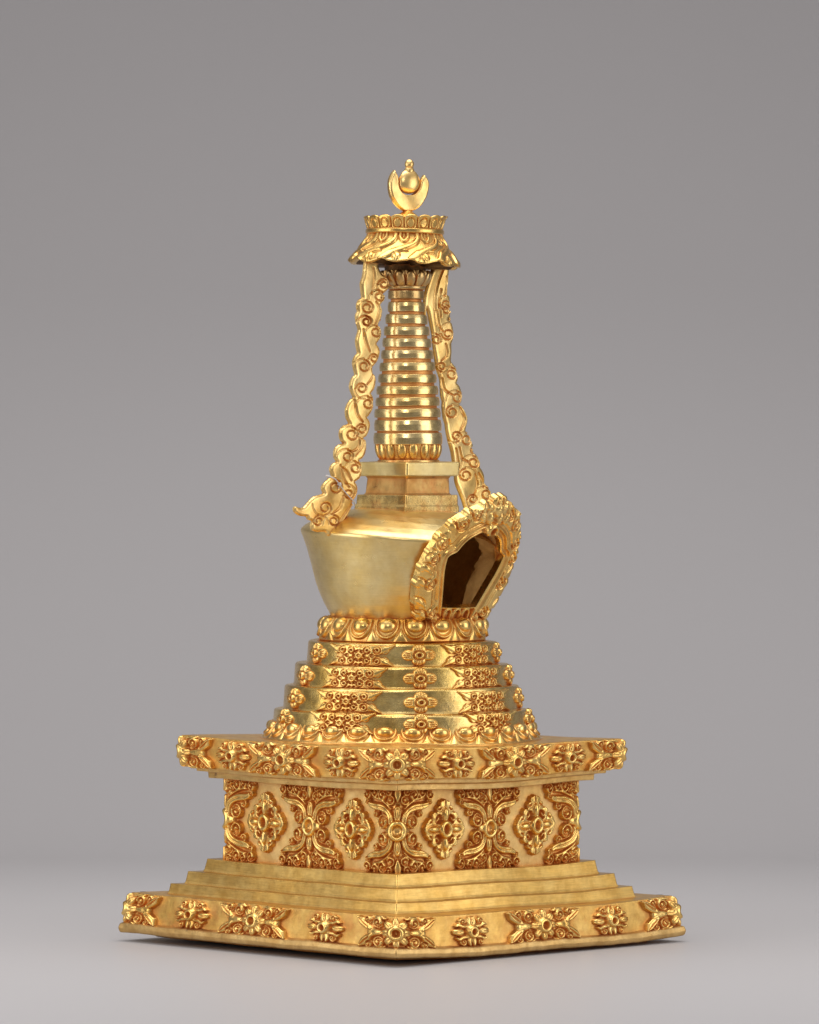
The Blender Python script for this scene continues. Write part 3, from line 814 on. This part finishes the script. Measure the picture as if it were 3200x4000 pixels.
# ---- the two scrolling garlands, fins that reach from cap to shoulder
def d1(x, y): return ((1250+x/2.464)/1.855, (580+y/2.464)/1.855)
def d2(x, y): return ((1200+x/2.3)/1.855, (1200+y/2.3)/1.855)
def d3(x, y): return ((1100+x/1.643)/1.855, (1750+y/1.643)/1.855)
def garland(name, side, outline, curls, flows, parent):
    xs = [p[0] for p in outline]; ys = [p[1] for p in outline]
    hf = HF(min(xs)-5, max(xs)+5, min(ys)-5, max(ys)+5, .75, fill=0)
    X, Y = hf.X, hf.Y; sd = poly_sdf(X, Y, catmull(list(outline)+[outline[0]], 2)[:-1])
    hf.H = 4.5+.7*np.sin(X*.11+Y*.05)-5.5*(1-np.sqrt(np.clip(1-(1-np.clip(sd/6., 0, 1))**2, 0, 1)))
    for x, y, R, a0, d in curls:
        pass
        hf.spiral(x, y, R*.86, a0, 1.7, 4.4, 1.35, d, mode='carve')
        # hollow that sets each curl off from the next
        t = np.linspace(0, 1, 7); aa = a0-d*t*1.9
        hf.stroke(np.stack([x+(R*1.02+R*.7*t**1.5)*np.cos(aa), y+(R*1.02+R*.7*t**1.5)*np.sin(aa)], 1), [1.5, 1.8, 1.0], 1.9, mode='carve', sm=False)
    for f in flows: hf.stroke(f, [2.0, 2.8, 2.8, 1.8], 4.6, mode='carve')
    hf.H = hf.blur()
    e = dirv(np.array(math.radians(-45 if side < 0 else 135))); E = np.array([e[0], e[1], 0])
    def f(x, y, h):
        z0 = 1983-y
        ax = 845+np.interp(z0, FZ, FX)
        r = (ax-x)/.7071 if side < 0 else (x-ax)/.7071
        x = 862.5+(x-862.5)*(1+r*E[1]/11500)
        r = (ax-x)/.7071 if side < 0 else (x-ax)/.7071
        z = 1033-(y-950)*(1+(r*E[1])/11500)
        return r[:, None]*E+z[:, None]*ZH+h[:, None]*NH
    return plate_solid(name, hf, sd, f, -3.5, G_GARL, parent)
pi = PI
def zz(fn, *a): return [fn(x, y) for x, y in zip(a[1::2], a[0::2])]
LO = (zz(d1, 1080, 440, 1130, 430, 1200, 425, 1250, 415, 1300, 400, 1350, 405, 1400, 410, 1440, 415, 1460, 385, 1500, 368, 1540, 368, 1570, 374, 1600, 358, 1650, 352)
  + zz(d2, 50, 452, 100, 448, 150, 455, 205, 470, 250, 458, 300, 447, 350, 450, 410, 462, 430, 445, 460, 428, 500, 420, 550, 428, 605, 441, 620, 425, 650, 408, 700, 395, 750, 403, 805, 426, 820, 410, 850, 385, 900, 362, 950, 358, 1000, 366, 1043, 386, 1060, 340, 1100, 308, 1150, 302, 1200, 315, 1222, 336, 1235, 295, 1270, 262, 1320, 254, 1360, 260, 1390, 277, 1400, 255, 1430, 228, 1470, 220, 1510, 233, 1530, 230, 1560, 190, 1600, 155, 1640, 145, 1675, 160, 1690, 130)
  + [d3(x, y) for x, y in ((215, 316), (180, 350), (150, 384), (120, 385), (98, 377), (87, 390), (92, 412), (112, 430), (140, 440), (168, 442), (178, 462), (203, 472), (196, 500), (205, 530), (240, 542), (284, 540), (296, 560), (312, 568), (328, 552), (352, 530), (392, 486), (425, 440), (462, 366))]
  + zz(d2, 1765, 408, 1740, 420, 1700, 445, 1640, 460, 1590, 447, 1570, 436, 1540, 475, 1500, 490, 1430, 495, 1390, 482, 1372, 474, 1350, 505, 1300, 528, 1230, 535, 1190, 530, 1173, 516, 1150, 540, 1100, 562, 1050, 571, 1010, 560, 988, 542, 970, 560, 920, 590, 880, 601, 830, 600, 792, 588, 772, 576, 740, 600, 700, 612, 650, 618, 600, 605, 558, 588, 520, 605, 490, 630, 450, 645, 400, 655, 360, 645, 333, 626, 310, 640, 270, 665, 220, 670, 180, 655, 166, 638, 130, 650, 100, 665, 50, 672)
  + zz(d1, 1680, 590, 1600, 598, 1550, 600, 1505, 582, 1460, 620, 1420, 626, 1393, 616, 1370, 640, 1340, 660, 1290, 662, 1240, 645, 1200, 592, 1130, 560, 1080, 555))
RO_ = (zz(d1, 1130, 1085, 1200, 1060, 1300, 1030, 1400, 1005, 1500, 995, 1600, 1000, 1700, 1015)
  + zz(d2, 0, 1070, 100, 1092, 250, 1122, 350, 1130, 450, 1142, 550, 1156, 600, 1172, 650, 1188, 700, 1192, 800, 1198, 850, 1212, 900, 1210, 1000, 1222, 1050, 1238, 1100, 1243, 1200, 1262, 1300, 1288, 1400, 1303, 1450, 1318, 1500, 1318, 1550, 1320, 1600, 1332, 1650, 1352, 1700, 1372, 1750, 1392, 1830, 1420, 1900, 1500, 1945, 1600, 1900, 1680, 1850, 1740, 1840, 1795, 1805, 1838, 1775, 1830, 1760, 1765, 1725, 1700,
     1700, 1645, 1650, 1636, 1604, 1602, 1580, 1580, 1520, 1580, 1470, 1562, 1440, 1540, 1400, 1540, 1350, 1520, 1300, 1490, 1270, 1478, 1230, 1480, 1180, 1460, 1130, 1437, 1108, 1412, 1050, 1425, 1000, 1430, 950, 1415, 890, 1383, 878, 1362, 850, 1376, 800, 1386, 740, 1370, 700, 1350, 682, 1331, 650, 1341, 600, 1340, 540, 1326, 510, 1302, 478, 1284, 400, 1290, 330, 1286, 290, 1300, 240, 1306, 180, 1300, 130, 1286, 106, 1259, 80, 1276, 40, 1286, 0, 1275)
  + zz(d1, 1660, 1252, 1640, 1234, 1600, 1251, 1560, 1246, 1520, 1251, 1480, 1241, 1420, 1236, 1400, 1214, 1300, 1222, 1215, 1226, 1130, 1226))
def cl(fn, *rows):
    out = []
    for x, y, R, a0, d in rows:
        X, Y = fn(x, y); out.append((X, Y, R/(2.464 if fn is d1 else 2.3)/1.855, a0, d))
    return out
LC = cl(d1, (608, 1305, 62, pi, 1), (568, 1425, 62, -pi/2, 1), (455, 1535, 72, -pi/2, 1), (452, 1668, 58, -pi/2, 1)) + cl(d2, (532, 130, 52, -pi/2, 1), (612, 225, 62, -pi/2, 1), (596, 462, 50, pi, 1), (510, 530, 66, -pi/2, 1), (490, 728, 58, pi, 1), (545, 862, 66, -pi/2, 1), (488, 1092, 58, pi, 1), (400, 1140, 74, -pi/2, 1), (365, 1340, 66, -pi/2, 1), (435, 1445, 62, -pi/2, 1), (258, 1620, 78, -pi/2, 1), (375, 1680, 56, 0, 1), (165, 1808, 72, pi/2, -1), (102, 1925, 56, -pi/2, -1), (240, 1925, 60, -pi/2, 1))
LF = [[d2(x, y) for x, y in f] for f in ([(505, 200), (520, 300), (560, 400)], [(600, 540), (590, 620), (540, 690)], [(430, 830), (450, 960), (500, 1030)], [(520, 1170), (500, 1250), (440, 1330)], [(470, 1190), (460, 1260), (400, 1300)], [(300, 1420), (330, 1540), (380, 1620)], [(320, 1440), (360, 1480), (400, 1560)], [(400, 1780), (330, 1870), (280, 1960)], [(330, 1700), (300, 1800), (230, 1860)])] + [[d1(x, y) for x, y in f] for f in ([(505, 1150), (520, 1260), (500, 1400)], [(540, 1480), (570, 1560), (530, 1690)])]
garl = garland('garland', -1, LO, LC, LF, stupa)
RC = cl(d1, (1190, 1500, 62, pi, -1)) + cl(d2, (1240, 20, 50, -pi/2, 1), (1250, 240, 66, pi, -1), (1150, 290, 54, -pi/2, 1), (1190, 535, 52, pi/2, 1), (1282, 600, 66, -pi/2, 1), (1330, 810, 62, -pi/2, 1), (1285, 945, 70, -pi/2, -1), (1325, 1160, 58, pi/2, -1), (1415, 1190, 68, -pi/2, 1), (1475, 1395, 66, -pi/2, 1), (1405, 1510, 70, -pi/2, -1), (1590, 1680, 66, -pi/2, 1), (1472, 1725, 52, pi, 1), (1480, 1285, 40, 0, 1))
RF = [[d1(x, y) for x, y in f] for f in ([(1170, 1160), (1120, 1290), (1092, 1440), (1095, 1580), (1112, 1700)], [(1205, 1230), (1206, 1330), (1180, 1420)], [(1150, 1350), (1130, 1480), (1150, 1620)])] + [[d2(x, y) for x, y in f] for f in ([(1150, 30), (1170, 150), (1210, 220)], [(1230, 330), (1240, 430), (1190, 480)], [(1200, 640), (1220, 740), (1290, 790)], [(1360, 900), (1400, 1010), (1360, 1110)], [(1350, 1260), (1370, 1350), (1430, 1390)], [(1320, 1270), (1340, 1400), (1350, 1450)], [(1490, 1500), (1510, 1600), (1480, 1690)], [(1520, 1490), (1560, 1570), (1570, 1620)])]
garland('garland', 1, RO_, RC, RF, stupa)

# ---- white thread knotted round the left garland
def gpt(x, y, h):
    z0 = 1983-y; ax = 845+float(np.interp(z0, FZ, FX)); r = (ax-x)/.7071
    x = 862.5+(x-862.5)*(1-r*.7071/11500); r = (ax-x)/.7071
    z = 1033-(y-950)*(1-r*.7071/11500)
    return np.array([-r*.7071, -r*.7071, z])+h*NH
m_thread, nt, b = nodes('white_thread'); b.inputs['Base Color'].default_value = (.72, .68, .65, 1); b.inputs['Roughness'].default_value = .8
nz = nt.nodes.new('ShaderNodeTexNoise'); nz.inputs['Scale'].default_value = 5200
bp = nt.nodes.new('ShaderNodeBump'); bp.inputs['Strength'].default_value = .5; bp.inputs['Distance'].default_value = .0003
nt.links.new(nz.outputs['Fac'], bp.inputs['Height']); nt.links.new(bp.outputs[0], b.inputs['Normal'])
A, K, B_ = (695, 1003.5), (712, 1020.5), (746.5, 1062)
loop = [gpt(*A, -7.5), gpt(A[0]-2.5, A[1]-1, -3), gpt(A[0]-2.5, A[1]-1, 2), gpt(A[0]+1, A[1]+2, 7), gpt(704, 1010, 8), gpt(*K, 8.2), gpt(722, 1034, 8), gpt(734, 1048, 8), gpt(743, 1058, 7.4), gpt(747.5, 1063, 5), gpt(748.5, 1064, 0), gpt(747.5, 1063, -6), gpt(735, 1048, -7.5), gpt(712, 1022, -7.5), gpt(*A, -7.5)]
loop = catmull(loop, 5)
thread = tube('thread', loop, 1.15, m_thread, None)
thread['label'] = 'thin white thread looped and knotted round the left garland of the stupa'
thread['category'] = 'thread'
kt = np.linspace(0, 1, 60)
kn = [gpt(K[0]+2.6*math.cos(t*6*PI)+.6*math.sin(t*9), K[1]+2.8*math.sin(t*4*PI), 9.6+1.4*math.sin(t*10)) for t in kt]
tube('knot', kn, 1.1, m_thread, thread)
tube('thread_end', catmull([gpt(*K, 9.5), gpt(K[0]-1, K[1]+5, 9.5), gpt(K[0]-2.5, K[1]+9, 8.8)], 5), .8, m_thread, thread)

# ------------------------------------------------------------------ studio sweep
m_bg, nt, b = nodes('studio_paper')
N = nt.nodes.new; Lk = nt.links.new
tc = N('ShaderNodeTexCoord')
n1 = N('ShaderNodeTexNoise'); n1.inputs['Scale'].default_value = 2.2; n1.inputs['Detail'].default_value = 2; Lk(tc.outputs['Object'], n1.inputs['Vector'])
n2 = N('ShaderNodeTexNoise'); n2.inputs['Scale'].default_value = 1500; n2.inputs['Detail'].default_value = 3; Lk(tc.outputs['Object'], n2.inputs['Vector'])
rp = N('ShaderNodeValToRGB'); rp.color_ramp.elements[0].color = (.428, .413, .418, 1); rp.color_ramp.elements[1].color = (.456, .440, .446, 1)
Lk(n1.outputs['Fac'], rp.inputs[0]); Lk(rp.outputs[0], b.inputs['Base Color'])
b.inputs['Roughness'].default_value = .5; b.inputs['Specular IOR Level'].default_value = .35
bp = N('ShaderNodeBump'); bp.inputs['Strength'].default_value = .06; bp.inputs['Distance'].default_value = .0004
Lk(n2.outputs['Fac'], bp.inputs['Height']); Lk(bp.outputs[0], b.inputs['Normal'])
Y0, Y1, RB_, ZT = -6000, 2300, 1500, 7000
pr = [(Y0, 0), (-2000, 0), (0, 0), (Y1, 0)]+[(Y1+RB_*math.sin(a), RB_-RB_*math.cos(a)) for a in np.linspace(0, PI/2, 25)[1:]]+[(Y1+RB_, ZT)]
xs = np.linspace(-7500, 7500, 9)
P = np.array([[x, y, z] for (y, z) in pr for x in xs])
bg = mk('backdrop', P, gridq(len(pr), len(xs), False), m_bg, None, dowarp=False)
bg['kind'] = 'structure'

# ------------------------------------------------------------------ light
def area(name, loc, target, sx, sy, power, col=(1, 1, 1), spread=PI):
    from mathutils import Vector
    l = bpy.data.lights.new(name, 'AREA'); l.shape = 'RECTANGLE'; l.size = sx*S; l.size_y = sy*S; l.energy = power; l.color = col; l.spread = spread
    o = bpy.data.objects.new(name, l); COL.objects.link(o)
    o.location = Vector(loc)*S
    o.rotation_euler = (Vector(target)-Vector(loc)).to_track_quat('-Z', 'Y').to_euler()
    return o
area('softbox', (-2900, -1500, 1300), (0, 0, 700), 2300, 2700, 1.05, (1, .985, .96))
area('softbox', (3000, -1300, 1250), (0, 0, 700), 2100, 2600, .85, (1, .985, .96))
area('overhead_softbox', (-100, 50, 3700), (0, 50, 0), 2300, 2700, 1.0, (1, .99, .97), math.radians(140))
area('front_softbox', (-500, -5000, 3300), (0, 0, 900), 1100, 850, .65, (1, .99, .97))
w = bpy.data.worlds.new('World'); scene.world = w; w.use_nodes = True
bgn = w.node_tree.nodes['Background']; bgn.inputs[1].default_value = 1.0
wt = w.node_tree.nodes.new('ShaderNodeTexCoord'); ws = w.node_tree.nodes.new('ShaderNodeSeparateXYZ'); wr = w.node_tree.nodes.new('ShaderNodeValToRGB')
w.node_tree.links.new(wt.outputs['Generated'], ws.inputs[0]); w.node_tree.links.new(ws.outputs[2], wr.inputs[0]); w.node_tree.links.new(wr.outputs[0], bgn.inputs[0])
wr.color_ramp.elements[0].position = .15; wr.color_ramp.elements[0].color = (.20, .195, .20, 1)
wr.color_ramp.elements[1].position = .85; wr.color_ramp.elements[1].color = (.80, .78, .78, 1)

# ------------------------------------------------------------------ camera
cam = bpy.data.cameras.new('camera'); co = bpy.data.objects.new('camera', cam); COL.objects.link(co)
co.location = (17.5*S, -11500*S, 1033*S)
co.rotation_euler = (PI/2-math.atan(128/11500), 0, 0)
cam.sensor_fit = 'HORIZONTAL'; cam.sensor_width = 36; cam.lens = 36*11500/1725
cam.clip_start = .05; cam.clip_end = 50
scene.camera = co
scene.view_settings.view_transform = 'Standard'; scene.view_settings.look = 'None'
scene.view_settings.exposure = 0; scene.view_settings.gamma = 1
scene.render.engine = 'CYCLES'
scene.cycles.max_bounces = 8; scene.cycles.glossy_bounces = 6; scene.cycles.use_denoising = True
